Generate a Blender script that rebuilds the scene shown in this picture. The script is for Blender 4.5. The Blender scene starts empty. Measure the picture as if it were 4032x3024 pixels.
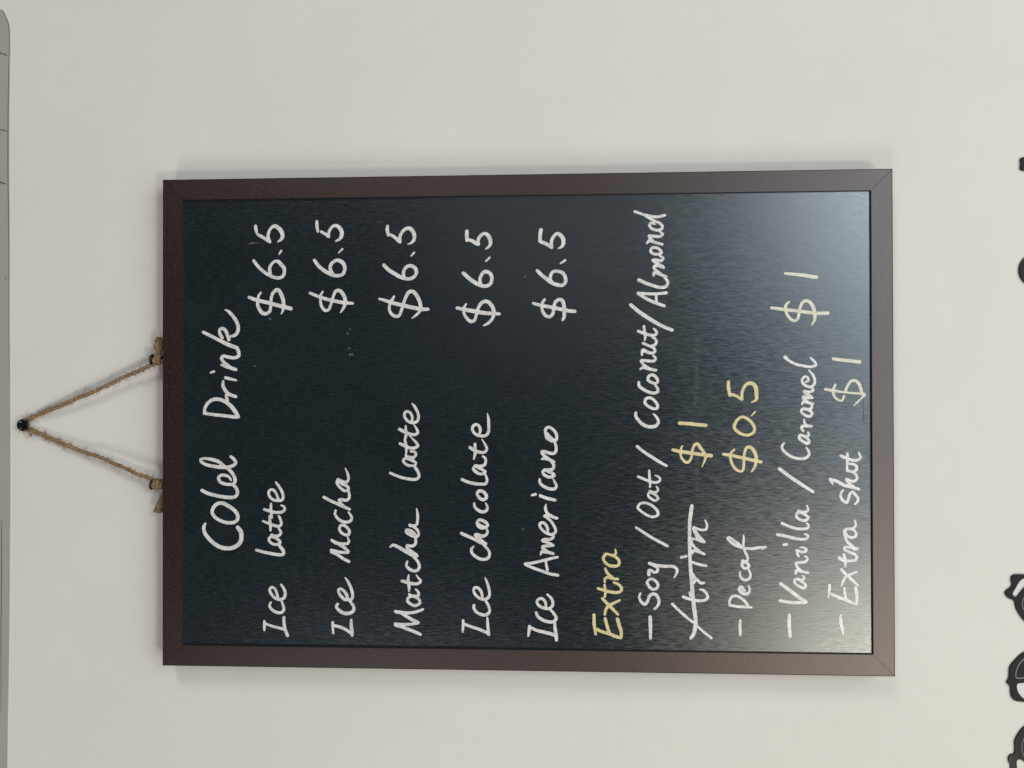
import bpy, bmesh, math, random
import numpy as np
from mathutils import Matrix, Vector

random.seed(7)
rng = np.random.default_rng(11)
scene = bpy.context.scene
COL = scene.collection

# ---------------------------------------------------------------- camera (phone held sideways, metres)
cam_d = bpy.data.cameras.new('camera')
cam = bpy.data.objects.new('camera', cam_d)
COL.objects.link(cam)
cam_d.sensor_width = 36.0
cam_d.lens = 26.0
cam_d.clip_start = 0.01
cam_d.clip_end = 50.0
RC = ((-0.00217396,0.99998024,-0.00589879),(0.04500274,-0.00579499,-0.99897006),(-0.99898450,-0.00243718,-0.04498925))
CP = (0.027237,-0.596054,-0.020371)
M = Matrix(RC).to_4x4()
M.translation = Vector(CP)
cam.matrix_world = M
scene.camera = cam

# ---------------------------------------------------------------- light
world = bpy.data.worlds.new('World')
scene.world = world
world.use_nodes = True
bg = world.node_tree.nodes['Background']
bg.inputs[0].default_value = (0.93, 0.97, 1.0, 1)
bg.inputs[1].default_value = 0.035


def area(name, loc, target, sx, sy, power, color):
    d = bpy.data.lights.new(name, 'AREA')
    d.shape = 'RECTANGLE'
    d.size, d.size_y = sx, sy
    d.energy = power
    d.color = color
    o = bpy.data.objects.new(name, d)
    COL.objects.link(o)
    o.location = loc
    o.rotation_euler = (Vector(target) - Vector(loc)).to_track_quat('-Z', 'Y').to_euler()
    return o


area('side_lamp_left', (-2.7, -2.2, 0.85), (0, 0, 0), 1.0, 0.8, 27, (1.0, 0.97, 0.92))
area('side_lamp_right', (2.7, -2.2, 0.85), (0, 0, 0), 1.0, 0.8, 31, (1.0, 0.975, 0.93))
area('floor_bounce_fill', (0.2, -1.9, -2.6), (0, 0, -0.4), 4.0, 1.8, 48, (1.0, 0.99, 0.975))  # added fill standing in for floor bounce, brightens the lower wall
area('shop_window', (0.50, -2.4, -1.96), (0, 0, -0.1), 2.0, 1.2, 11.5, (0.78, 0.91, 1.0))
area('corner_glare_light', (0.90, -2.0, -1.31), (0, 0, -0.2), 0.55, 0.55, 6.0, (0.95, 0.98, 1.0))  # added cool source, gives the glare in the board's lower right corner
area('counter_lamp', (-1.20, -2.0, -1.385), (0, 0, -0.2), 0.30, 0.30, 16, (1.0, 0.88, 0.70))
area('pendant_lamp', (0.62, -2.0, -0.05), (0, 0, 0), 0.12, 0.12, 0.30, (1.0, 0.98, 0.95))

scene.view_settings.view_transform = 'Standard'
scene.view_settings.look = 'None'
scene.view_settings.gamma = 1.0
scene.view_settings.use_curve_mapping = False
scene.view_settings.exposure = 0.0


# ---------------------------------------------------------------- helpers
def unproj(u, v, y):
    """where the sight line of a pixel of the photograph meets the upright plane at depth y"""
    c = Vector(((u - 2016) / 2912.0, -(v - 1512) / 2912.0, -1.0))
    d = Matrix(RC) @ c
    p = Vector(CP)
    return p + d * ((y - p.y) / d.y)


def tag(o, label=None, cat=None, group=None, kind=None):
    for k, v in (('label', label), ('category', cat), ('group', group), ('kind', kind)):
        if v:
            o[k] = v
    return o


def empty(name, loc):
    o = bpy.data.objects.new(name, None)
    o.empty_display_size = 0.02
    COL.objects.link(o)
    o.location = loc
    return o


def obj(name, bm, mat, parent=None, smooth=False):
    me = bpy.data.meshes.new(name)
    bm.to_mesh(me)
    bm.free()
    return mobj(name, me, mat, parent, smooth)


def mobj(name, me, mat, parent=None, smooth=False):
    me.materials.clear()
    me.materials.append(mat)
    if smooth:
        for p in me.polygons:
            p.use_smooth = True
    o = bpy.data.objects.new(name, me)
    COL.objects.link(o)
    if parent:
        o.parent = parent
        w = parent.location if parent.type == 'EMPTY' else Vector((0, 0, 0))   # part meshes keep world coordinates
        o.matrix_parent_inverse = Matrix.Translation(-w)
    return o


class NT:
    def __init__(self, name):
        self.m = bpy.data.materials.new(name)
        self.m.use_nodes = True
        self.t = self.m.node_tree
        self.b = self.t.nodes['Principled BSDF']
        self.co = self.t.nodes.new('ShaderNodeTexCoord').outputs['Object']

    def n(self, typ, **kw):
        x = self.t.nodes.new(typ)
        for k, v in kw.items():
            if k.startswith('i_'):
                x.inputs[int(k[2:])].default_value = v
            else:
                setattr(x, k, v)
        return x

    def l(self, a, b):
        self.t.links.new(a, b)

    def mapped(self, scale, rot=(0, 0, 0)):
        mp = self.n('ShaderNodeMapping')
        mp.inputs['Scale'].default_value = scale
        mp.inputs['Rotation'].default_value = rot
        self.l(self.co, mp.inputs[0])
        return mp.outputs[0]

    def noise(self, scale, vec=None, detail=3.0, rough=0.55):
        x = self.n('ShaderNodeTexNoise')
        x.inputs['Scale'].default_value = scale
        x.inputs['Detail'].default_value = detail
        x.inputs['Roughness'].default_value = rough
        self.l(vec if vec else self.co, x.inputs['Vector'])
        return x.outputs['Fac']

    def ramp(self, fac, stops):
        r = self.n('ShaderNodeValToRGB')
        e = r.color_ramp.elements
        while len(e) < len(stops):
            e.new(0.5)
        for k, (p, c) in zip(e, stops):
            k.position = p
            k.color = (c, c, c, 1) if isinstance(c, (int, float)) else (*c, 1)
        self.l(fac, r.inputs[0])
        return r.outputs[0]

    def mix(self, fac, a, b, mode='MIX'):
        x = self.n('ShaderNodeMix', data_type='RGBA', blend_type=mode)
        for s, v in ((x.inputs[0], fac), (x.inputs[6], a), (x.inputs[7], b)):
            if isinstance(v, bpy.types.NodeSocket):
                self.l(v, s)
            elif isinstance(v, (int, float)):
                s.default_value = v if s == x.inputs[0] else (v, v, v, 1)
            else:
                s.default_value = (*v, 1)
        return x.outputs[2]

    def bump(self, h, strength, dist):
        b = self.n('ShaderNodeBump')
        b.inputs['Strength'].default_value = strength
        b.inputs['Distance'].default_value = dist
        self.l(h, b.inputs['Height'])
        self.l(b.outputs[0], self.b.inputs['Normal'])

    def set(self, **kw):
        for k, v in kw.items():
            s = self.b.inputs[k.replace('_', ' ')]
            if isinstance(v, bpy.types.NodeSocket):
                self.l(v, s)
            elif isinstance(v, tuple):
                s.default_value = (*v, 1)
            else:
                s.default_value = v
        return self


# ---------------------------------------------------------------- materials
t = NT('painted_wall')
c = t.ramp(t.noise(9.0, detail=4), [(0.3, (0.748, 0.732, 0.694)), (0.7, (0.778, 0.762, 0.724))])
c = t.mix(t.ramp(t.noise(75.0, detail=4), [(0.35, 0.0), (0.65, 0.25)]), c, (0.735, 0.716, 0.676))
t.set(Base_Color=c, Roughness=0.72)
t.b.inputs['Specular IOR Level'].default_value = 0.3
t.bump(t.noise(360.0, detail=4), 0.22, 0.0007)
M_WALL = t.m

t = NT('black_edge')
t.set(Base_Color=(0.006, 0.005, 0.005), Roughness=0.7)
M_EDGE = t.m

t = NT('grey_panel')
c = t.ramp(t.noise(14.0, detail=4), [(0.3, (0.370, 0.360, 0.335)), (0.7, (0.405, 0.395, 0.370))])
t.set(Base_Color=c, Roughness=0.7)
M_PANEL = t.m

t = NT('dark_crack')
t.set(Base_Color=(0.06, 0.058, 0.05), Roughness=0.9)
M_CRACK = t.m

def sheen(t, amount, rough, col):
    """a satin lacquer over the material: Beckmann gloss that grows towards grazing angles"""
    gl = t.n('ShaderNodeBsdfGlossy', distribution='BECKMANN')
    gl.inputs['Color'].default_value = (*col, 1)
    if isinstance(rough, float):
        gl.inputs['Roughness'].default_value = rough
    else:
        t.l(rough, gl.inputs['Roughness'])
    t.l(t.b.inputs['Normal'].links[0].from_socket, gl.inputs['Normal'])
    fr = t.n('ShaderNodeLayerWeight')
    fr.inputs['Blend'].default_value = 0.3
    rf = t.n('ShaderNodeMapRange')
    rf.inputs['From Min'].default_value = 0.03
    rf.inputs['To Min'].default_value = amount
    rf.inputs['To Max'].default_value = 0.9
    t.l(fr.outputs['Fresnel'], rf.inputs[0])
    mx = t.n('ShaderNodeMixShader')
    t.l(rf.outputs[0], mx.inputs[0])
    t.l(t.b.outputs[0], mx.inputs[1])
    t.l(gl.outputs[0], mx.inputs[2])
    t.l(mx.outputs[0], t.t.nodes['Material Output'].inputs['Surface'])


t = NT('brown_frame_foil')
n1 = t.noise(420.0, detail=4, rough=0.65)
n2 = t.noise(60.0, detail=3)
c = t.mix(t.ramp(n1, [(0.35, 0.0), (0.7, 1.0)]), (0.017, 0.0088, 0.0080), (0.048, 0.0290, 0.0265))
c = t.mix(t.ramp(n2, [(0.4, 0.0), (0.7, 0.5)]), c, (0.028, 0.014, 0.013))
t.set(Base_Color=c, Roughness=0.9)
t.b.inputs['Specular IOR Level'].default_value = 0.0
t.bump(n1, 0.16, 0.0006)
sheen(t, 0.100, 0.44, (1.0, 0.94, 0.93))
M_FRAME = t.m

t = NT('chalkboard_lacquer')
g1 = t.noise(1700.0, t.mapped((1.0, 1.0, 0.09)), detail=3, rough=0.7)
g2 = t.noise(1800.0, t.mapped((1.0, 1.0, 0.08)), detail=2)
cl = t.noise(13.0, detail=5, rough=0.65)
c = t.mix(t.ramp(cl, [(0.35, 0.0), (0.7, 1.0)]), (0.0050, 0.0114, 0.0162), (0.0090, 0.0165, 0.0220))
c = t.mix(t.ramp(g1, [(0.50, 0.0), (0.74, 0.8)]), c, (0.042, 0.053, 0.061))
ro = t.ramp(g2, [(0.3, 0.30), (0.7, 0.40)])
t.set(Base_Color=c, Roughness=0.9)
t.b.inputs['Specular IOR Level'].default_value = 0.0
t.bump(t.noise(1800.0, t.mapped((1.0, 1.0, 0.07)), detail=2), 0.11, 0.0005)
sheen(t, 0.19, ro, (0.87, 0.95, 1.0))
M_BOARD = t.m


def ink(name, a, b):
    t = NT(name)
    f = t.noise(300.0, detail=4, rough=0.65)
    f2 = t.noise(1300.0, detail=3, rough=0.6)
    c = t.mix(t.ramp(f, [(0.36, 0.0), (0.60, 1.0)]), b, a)
    c = t.mix(t.ramp(f2, [(0.49, 0.0), (0.72, 0.85)]), c, tuple(0.32 * k for k in b))
    t.set(Base_Color=c, Roughness=0.40, IOR=2.1)
    t.bump(f2, 0.3, 0.0003)
    return t.m


M_INK = {'w': ink('white_chalk_ink', (0.95, 0.95, 0.95), (0.68, 0.68, 0.68)),
         'y': ink('yellow_chalk_ink', (0.90, 0.78, 0.40), (0.72, 0.62, 0.32)),
         'c': ink('cream_chalk_ink', (0.87, 0.85, 0.68), (0.66, 0.65, 0.50))}


def film(name, col, amount, sc):
    """thin wiped chalk film: mostly see-through dust"""
    t = NT(name)
    tr = t.n('ShaderNodeBsdfTransparent')
    df = t.n('ShaderNodeBsdfDiffuse')
    df.inputs[0].default_value = (*col, 1)
    mx = t.n('ShaderNodeMixShader')
    at = t.n('ShaderNodeAttribute', attribute_name='dust')
    mu = t.n('ShaderNodeMath', operation='MULTIPLY')
    t.l(t.ramp(t.noise(sc, t.mapped((1, 1, 0.2)), detail=4), [(0.35, 0.25), (0.75, 1.0)]), mu.inputs[0])
    m2 = t.n('ShaderNodeMath', operation='MULTIPLY')
    t.l(at.outputs['Fac'], m2.inputs[0])
    m2.inputs[1].default_value = amount
    t.l(m2.outputs[0], mu.inputs[1])
    t.l(mu.outputs[0], mx.inputs[0])
    t.l(tr.outputs[0], mx.inputs[1])
    t.l(df.outputs[0], mx.inputs[2])
    t.l(mx.outputs[0], t.t.nodes['Material Output'].inputs['Surface'])
    return t.m


M_DUST = film('wiped_chalk_dust', (0.7, 0.72, 0.72), 0.055, 500.0)
M_SPECK = film('chalk_specks', (0.75, 0.76, 0.75), 0.35, 900.0)

t = NT('jute_fibre')
c = t.ramp(t.noise(700.0, detail=3), [(0.3, (0.15, 0.093, 0.050)), (0.7, (0.41, 0.285, 0.162))])
t.set(Base_Color=c, Roughness=0.85)
M_JUTE = t.m

t = NT('black_enamel')
t.set(Base_Color=(0.008, 0.009, 0.008), Roughness=0.14)
M_PIN = t.m

t = NT('bronze_peg')
t.set(Base_Color=(0.035, 0.024, 0.014), Roughness=0.35, Metallic=0.6)
M_PEG = t.m

t = NT('black_acrylic')
c = t.ramp(t.noise(40.0), [(0.3, (0.0125, 0.0118, 0.0130)), (0.7, (0.018, 0.017, 0.019))])
t.set(Base_Color=c, Roughness=0.07, IOR=1.22)
M_ACR = t.m

t = NT('pale_edge_line')
t.set(Base_Color=(0.30, 0.30, 0.32), Roughness=0.4)
M_LINE = t.m

# handwriting strokes on the board: x, z in 0.1 mm and half width in 0.01 mm, one stroke per line
INK = [
 ('heading_word', 'large white heading word Cold', 'w', """
-838 2598 113 -865 2609 147 -904 2604 158 -951 2573 170 -995 2527 170 -1028 2471 175 -1038 2409 175 -1027 2352 169 -993 2307 175 -952 2293 186 -902 2299 197 -866 2324 169
-737 2539 147 -699 2525 153 -671 2493 153 -668 2448 158 -690 2403 164 -720 2358 164 -758 2327 163 -792 2324 152 -819 2344 147 -828 2397 147 -817 2454 147 -790 2505 147 -754 2536 147 -737 2539 136
-563 2624 142 -585 2578 153 -602 2516 153 -615 2448 153 -620 2386 152 -612 2344 141 -587 2327 147 -548 2335 152 -515 2361 147
-476 2381 102 -449 2400 113 -438 2431 136 -438 2465 130 -457 2485 136 -485 2477 141 -504 2448 141 -512 2403 135 -510 2364 130 -487 2347 141 -460 2349 147 -421 2369 147 -385 2403 152 -363 2437 141 -324 2488 158 -308 2544 147 -300 2601 113 -308 2638 102 -327 2629 130 -350 2590 136 -363 2533 147 -371 2465 158 -371 2409 141 -357 2364 141 -338 2341 135 -313 2349 141 -283 2381 130
"""),
 ('heading_word', 'large white heading word Drink', 'w', """
73 2604 136 60 2516 136 52 2431 141 42 2341 147 44 2318 141
77 2604 142 119 2598 142 158 2573 147 185 2533 153 188 2488 153 177 2448 158 155 2409 169 119 2369 181 80 2341 181 52 2321 141
224 2426 68 199 2417 141 177 2409 124
210 2341 141 221 2375 147 232 2403 169 266 2431 153 302 2448 147 335 2446 113
365 2426 141 356 2386 130 343 2335 79
407 2553 74 416 2525 119
471 2460 102 463 2431 158 449 2392 158 432 2341 141
462 2403 153 493 2440 136 526 2460 147 543 2446 141 535 2403 147 529 2352 141 543 2318 147 573 2316 152 609 2330 158
741 2613 136 713 2556 147 682 2494 153 651 2431 170 626 2375 169 612 2330 141
679 2398 141 712 2409 147 751 2426 153 771 2448 136 763 2474 130 729 2474 141 696 2454 141
706 2381 113 715 2347 141 745 2324 152 789 2321 158 839 2341 158 884 2375 147 912 2403 124 924 2429 68
"""),
 ('drink_word', 'white handwritten word Ice before Latte', 'w', """
-1631 2102 101 -1664 2102 124 -1706 2102 95
-1651 2094 112 -1672 2037 118 -1685 1981 118 -1698 1931 134
-1599 1939 129 -1640 1939 134 -1690 1931 140 -1747 1909 140
-1479 2049 101 -1507 2059 118 -1537 2037 129 -1556 2004 135 -1561 1965 129 -1539 1941 134 -1503 1945 118 -1473 1956 101
-1432 1990 112 -1393 2001 118 -1360 2021 118 -1355 2046 112 -1377 2057 118 -1405 2046 123 -1438 2018 129 -1454 1973 129 -1439 1939 134 -1404 1928 134 -1365 1939 129 -1332 1962 101
"""),
 ('drink_word', 'white handwritten word Latte after Ice', 'w', """
-1050 2169 124 -1064 2116 129 -1077 2049 135 -1087 1981 135 -1084 1948 140 -1060 1942 146 -1027 1964 151 -1010 1978 129
-999 1984 101 -1002 2020 123 -986 2051 118 -964 2065 118 -942 2051 112 -944 2020 123 -961 1990 129 -983 1970 129 -999 1978 123
-925 2043 123 -936 2009 140 -928 1978 123 -905 1964 118 -875 1981 101
-812 2113 90 -829 2071 118 -848 2020 129 -853 1976 129 -834 1961 123 -801 1967 118 -770 1981 101
-887 2051 101 -840 2051 124 -801 2057 118 -768 2057 101
-716 2102 118 -729 2060 129 -740 2009 129 -737 1959 135 -718 1933 123 -693 1939 107 -682 1961 84
-669 2046 95 -713 2047 118 -751 2043 107 -784 2040 101
-624 1987 112 -591 2001 112 -561 2020 118 -553 2046 112 -572 2065 118 -605 2060 124 -635 2032 123 -643 1992 129 -638 1956 129 -607 1945 129 -563 1959 129 -522 1984 123 -494 2006 84
"""),
 ('price', 'white price $6.5 beside Ice Latte', 'w', """
1612 2175 135 1582 2171 147 1551 2164 96
1540 2152 130 1520 2115 141 1498 2082 141 1481 2056 124
1481 2056 135 1520 2070 141 1558 2065 129 1594 2045 129 1611 2014 157 1591 1980 186 1557 1955 180 1524 1949 157 1496 1966 129 1483 1986 79
1380 1978 67 1405 1961 96
1327 2189 135 1293 2166 141 1257 2132 141 1226 2093 141 1204 2054 146 1189 2020 146 1183 1980 140 1194 1950 140 1225 1936 146 1263 1938 163 1291 1958 169 1316 1983 163 1322 2009 124 1300 2039 124 1270 2056 141 1226 2054 158
1025 2228 141 1002 2161 152 979 2065 158 956 1981 169 931 1880 168
1063 2130 96 1041 2149 113 1013 2153 118 972 2158 141 933 2146 152 896 2118 163 891 2087 152 907 2059 141 954 2048 129 1010 2045 129 1051 2034 135 1081 2009 157 1084 1986 169 1048 1961 169 998 1944 163 948 1941 140 915 1947 112 887 1961 51
"""),
 ('drink_word', 'white handwritten word Ice before Mocha', 'w', """
-1636 1535 122 -1669 1535 111 -1723 1530 100
-1660 1527 128 -1673 1471 128 -1695 1421 133 -1727 1377 133
-1615 1382 111 -1656 1382 144 -1700 1377 150 -1738 1374 128
-1484 1493 111 -1506 1505 122 -1536 1482 145 -1558 1443 150 -1560 1405 150 -1543 1368 144 -1513 1360 133 -1480 1377 122 -1456 1399 83
-1448 1404 128 -1445 1438 139 -1404 1477 128 -1372 1488 117 -1360 1471 117 -1377 1443 128 -1409 1421 139 -1448 1407 122
-1453 1404 111 -1442 1377 128 -1409 1371 128 -1359 1382 128 -1299 1410 117 -1269 1432 56
"""),
 ('drink_word', 'white handwritten word Mocha', 'w', """
-1138 1401 122 -1111 1454 128 -1076 1504 139 -1060 1543 139
-1046 1546 128 -1056 1504 134 -1064 1454 122 -1064 1410 122
-1056 1404 106 -1026 1437 139 -993 1488 134 -963 1543 100
-966 1543 111 -988 1504 139 -993 1454 122 -990 1410 122 -971 1401 111 -938 1412 72
-872 1479 117 -847 1471 122 -842 1446 122 -861 1415 128 -894 1396 128 -918 1404 128 -919 1432 128 -897 1468 122 -872 1479 134
-721 1510 100 -751 1515 111 -787 1493 128 -812 1454 134 -817 1415 128 -800 1382 128 -773 1379 122 -734 1404 72
-614 1607 128 -642 1554 128 -666 1498 139 -691 1443 139 -712 1393 111
-696 1432 111 -663 1465 111 -636 1482 111 -633 1459 139 -638 1420 128 -619 1398 128 -586 1398 122 -564 1404 111
-559 1409 111 -561 1437 122 -531 1476 122 -493 1501 117 -471 1493 117
-476 1493 111 -504 1454 139 -520 1420 134 -542 1404 128 -561 1409 111
-468 1490 123 -484 1454 122 -490 1420 128 -465 1404 117 -416 1412 106 -377 1431 56
"""),
 ('price', 'white price $6.5 beside Ice Mocha', 'w', """
1645 1664 118 1609 1663 140 1562 1656 117
1559 1628 123 1545 1600 129 1520 1569 129
1517 1566 123 1547 1566 123 1580 1552 128 1605 1527 134 1607 1502 151 1587 1474 173 1557 1458 173 1529 1458 162 1499 1474 128 1480 1508 67
1386 1483 67 1416 1452 89
1325 1684 140 1283 1653 151 1244 1609 156 1218 1564 162 1202 1530 151 1198 1486 145 1212 1447 139 1253 1433 151 1292 1441 162 1314 1463 167 1324 1497 151 1309 1530 145 1276 1553 145 1243 1550 151 1215 1533 140
1057 1721 123 1029 1653 140 1006 1581 145 986 1497 151 975 1430 150 971 1369 117
1067 1617 95 1040 1631 112 990 1634 117 951 1626 134 915 1598 140 918 1570 128 956 1550 123 1000 1536 123 1039 1525 128 1074 1503 145 1074 1475 156 1044 1447 162 1005 1430 156 966 1430 139 928 1447 117 895 1469 56
"""),
 ('drink_word', 'white handwritten word Matcha', 'w', """
-1722 816 132 -1701 868 138 -1680 923 138 -1662 978 121 -1654 1020 99
-1640 1020 127 -1645 967 132 -1642 901 121 -1633 835 110
-1627 829 110 -1611 868 143 -1582 923 138 -1555 973 110 -1545 1017 99
-1539 1019 127 -1549 962 144 -1549 890 127 -1534 829 121 -1520 793 105
-1474 821 121 -1491 857 132 -1478 895 127 -1451 920 127 -1426 912 121 -1415 879 127 -1425 846 127 -1447 821 127 -1469 818 121 -1482 829 121
-1401 906 99 -1412 873 121 -1411 834 127 -1387 829 121 -1357 851 83
-1292 964 133 -1303 923 138 -1313 873 138 -1310 829 132 -1291 812 121 -1267 829 94 -1242 848 55
-1245 909 83 -1278 914 121 -1322 909 127 -1355 906 116 -1377 909 66
-1133 920 94 -1164 928 110 -1193 906 132 -1209 867 132 -1201 834 127 -1174 822 127 -1135 834 116 -1103 862 110 -1089 884 55
-1015 1060 83 -1001 1038 127 -1020 988 149 -1052 933 155 -1082 878 138 -1090 840 110
-1079 845 121 -1049 889 127 -1022 922 121 -1005 922 132 -1008 878 127 -986 853 127 -945 853 110
-934 856 127 -918 894 132 -896 928 121 -877 927 116 -879 900 110 -901 867 127 -928 850 121
-896 905 110 -920 867 110
-934 845 121 -917 828 116 -884 834 116 -852 867 121 -841 900 121
-836 900 121 -844 872 127 -833 845 121 -797 836 121 -753 836 121 -704 844 61
"""),
 ('drink_word', 'white handwritten word Latte after Matcha', 'w', """
-415 1060 111 -434 1015 122 -453 960 127 -464 899 127 -463 844 127 -444 825 127 -403 833 132 -370 855 127 -357 863 83
-354 869 88 -354 905 121 -338 938 122 -313 953 116 -297 938 110 -302 905 127 -316 872 132 -332 849 110 -349 855 110
-275 932 110 -288 899 149 -286 866 127 -264 849 116 -242 860 110 -239 893 88
-176 979 122 -195 938 138 -212 893 138 -209 855 132 -192 833 121 -170 844 121 -135 877 77 -110 904 39
-272 932 66 -228 927 110 -184 932 133 -146 938 111 -108 932 99
-58 984 133 -80 943 138 -97 899 138 -102 855 132 -86 833 121 -53 844 105 -20 866 55
-31 932 83 -64 932 116 -97 924 99 -129 932 94
8 882 110 40 879 116 76 896 116 87 923 116 68 943 116 35 937 122 5 910 122 -6 871 127 8 838 127 46 827 127 95 841 121 128 860 116 150 879 61
"""),
 ('price', 'white price $6.5 beside Matcha Latte', 'w', """
1599 1079 122 1569 1082 150 1533 1075 133 1522 1074 100
1530 1057 122 1505 1018 144 1472 985 133
1469 977 138 1513 977 138 1551 957 133 1575 930 144 1578 897 160 1550 869 166 1511 859 160 1479 866 138 1457 891 83 1449 913 50
1352 886 61 1380 861 94
1280 1110 150 1244 1074 161 1211 1024 166 1183 975 166 1169 930 149 1168 892 149 1187 858 138 1220 842 149 1253 853 155 1273 886 149 1267 919 144 1243 941 138 1210 950 138 1183 944 127
1005 1147 100 991 1097 139 972 1041 155 952 958 166 932 875 166 918 798 166 917 748 132
1024 1027 94 988 1047 139 958 1062 116 920 1066 122 884 1050 133 862 1019 138 867 986 133 908 967 133 963 950 133 1018 930 138 1059 903 155 1064 875 160 1033 842 166 989 820 160 945 809 149 901 817 121 869 848 105 844 881 50
"""),
 ('drink_word', 'white handwritten word Ice before chocolate', 'w', """
-1606 466 104 -1645 466 121 -1699 469 88
-1636 457 126 -1655 403 126 -1676 337 126 -1705 266 131
-1582 269 87 -1642 266 126 -1718 258 126
-1483 378 126 -1507 378 126 -1540 353 131 -1558 315 131 -1558 277 137 -1533 252 126 -1490 258 115 -1446 282 109
-1411 309 109 -1371 320 131 -1341 347 120 -1341 372 115 -1363 380 115 -1398 364 126 -1428 326 126 -1433 287 126 -1414 257 126 -1375 252 120 -1321 263 120 -1283 276 98 -1256 287 38
"""),
 ('drink_word', 'white handwritten word chocolate', 'w', """
-1005 377 55 -1027 396 126 -1060 393 120 -1092 358 137 -1111 314 131 -1105 270 131 -1075 250 120 -1037 259 115 -1005 287 109 -988 306 71
-902 478 137 -924 429 137 -948 374 137 -975 325 137 -985 281 137
-977 292 120 -942 336 142 -913 366 126 -910 352 137 -923 314 148 -915 281 126 -890 267 120 -860 275 98
-812 349 120 -792 335 126 -798 303 142 -819 273 137 -836 264 120 -849 281 126 -858 314 137 -836 344 142 -812 349 131
-825 336 82 -844 297 82
-659 374 99 -683 371 115 -711 346 137 -727 308 137 -716 275 126 -688 267 109 -656 280 66
-577 349 126 -558 335 131 -560 308 148 -585 280 142 -612 275 137 -629 300 137 -615 330 137 -591 347 126 -577 349 131
-466 472 132 -485 428 132 -498 373 137 -503 318 131 -498 280 126 -473 269 115 -438 277 104 -405 291 71
-413 291 109 -421 318 120 -405 357 137 -378 380 126 -359 365 115 -372 335 120 -389 302 126 -400 283 109 -416 291 109
-351 365 110 -359 324 137 -348 291 126 -318 280 115 -291 285 115 -277 304 93
-206 408 132 -228 373 137 -244 329 137 -244 291 126 -220 271 120 -181 285 104 -138 312 44
-179 367 126 -214 366 126 -258 367 126 -302 378 71
-97 331 110 -67 323 120 -31 334 126 -20 361 126 -40 386 126 -72 383 126 -102 356 126 -113 318 126 -108 277 126 -78 257 126 -23 255 126 26 257 120 70 265 44
"""),
 ('price', 'white price $6.5 beside Ice chocolate', 'w', """
1550 430 143 1517 430 165 1473 431 121
1484 427 137 1470 386 148 1448 350 154 1447 331 110
1442 337 132 1472 339 143 1510 320 143 1529 287 137 1515 260 170 1482 241 170 1449 238 148 1419 254 110 1403 279 44
1305 274 82 1334 244 88
1208 458 154 1172 419 165 1139 376 170 1114 332 164 1102 282 153 1116 244 148 1154 228 148 1192 233 153 1217 260 159 1217 290 153 1187 315 137 1149 324 137 1119 315 137
926 511 137 912 442 165 898 365 175 884 288 164 880 223 153 877 168 137
959 436 82 931 453 110 888 456 121 846 434 137 816 398 143 824 371 137 870 354 132 925 338 137 966 310 153 979 272 153 957 239 164 919 217 164 880 212 153 831 228 126 799 261 120 783 294 71
"""),
 ('drink_word', 'white handwritten word Ice before Americano', 'w', """
-1649 -72 136 -1681 -69 136 -1725 -61 92
-1657 -80 136 -1681 -137 136 -1696 -207 141 -1717 -283 152
-1617 -275 125 -1668 -278 141 -1717 -286 146 -1754 -288 135
-1537 -126 119 -1564 -137 130 -1593 -175 136 -1609 -224 136 -1606 -267 135 -1581 -286 135 -1549 -273 125 -1506 -235 98
-1485 -205 98 -1452 -200 119 -1423 -175 119 -1426 -148 119 -1447 -132 119 -1480 -148 125 -1498 -186 130 -1501 -230 125 -1479 -257 125 -1446 -259 119 -1414 -243 119 -1390 -216 98
"""),
 ('drink_word', 'white handwritten word Americano', 'w', """
-1150 -40 125 -1176 -100 125 -1198 -165 125 -1221 -230 125 -1234 -301 125
-1144 -38 125 -1136 -100 125 -1119 -171 119 -1102 -236 119 -1088 -298 108
-1121 -203 98 -1154 -209 114 -1192 -217 119
-1072 -161 60 -1045 -174 136 -1047 -209 141 -1060 -263 125
-1044 -220 109 -1017 -182 136 -1004 -179 119 -998 -220 130 -994 -263 119
-984 -252 108 -968 -209 125 -955 -179 136 -947 -198 136 -944 -242 125 -925 -266 119 -908 -258 108
-908 -247 119 -892 -204 125 -849 -161 114 -822 -155 114 -811 -180 125 -827 -204 130 -865 -220 130 -881 -220 98
-908 -247 119 -897 -274 125 -876 -285 119 -832 -269 119 -795 -242 119 -768 -210 119
-759 -196 136 -751 -231 147 -765 -264 136 -775 -294 125
-751 -231 136 -724 -210 125 -692 -202 125 -664 -207 65
-591 -93 98 -583 -123 120
-594 -161 136 -613 -210 141 -629 -280 125
-463 -156 109 -491 -159 120 -518 -189 136 -537 -232 136 -539 -275 136 -515 -292 114 -490 -281 108 -458 -265 65
-431 -273 125 -444 -243 136 -431 -200 130 -404 -181 120 -387 -194 119 -401 -232 136 -420 -270 125 -436 -276 108
-385 -197 125 -387 -232 147 -376 -265 125 -349 -270 125 -322 -254 125
-298 -175 87 -295 -211 136 -321 -270 130
-295 -227 136 -268 -189 136 -241 -176 136 -238 -195 136 -251 -238 136 -251 -276 125 -224 -290 125 -186 -287 125 -159 -276 109
-154 -255 125 -129 -217 136 -94 -206 125 -56 -206 125 -42 -228 119 -56 -260 125 -88 -287 130 -121 -295 130 -148 -287 125 -151 -255 119
-94 -217 136 -126 -249 109 -148 -276 109
"""),
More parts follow.
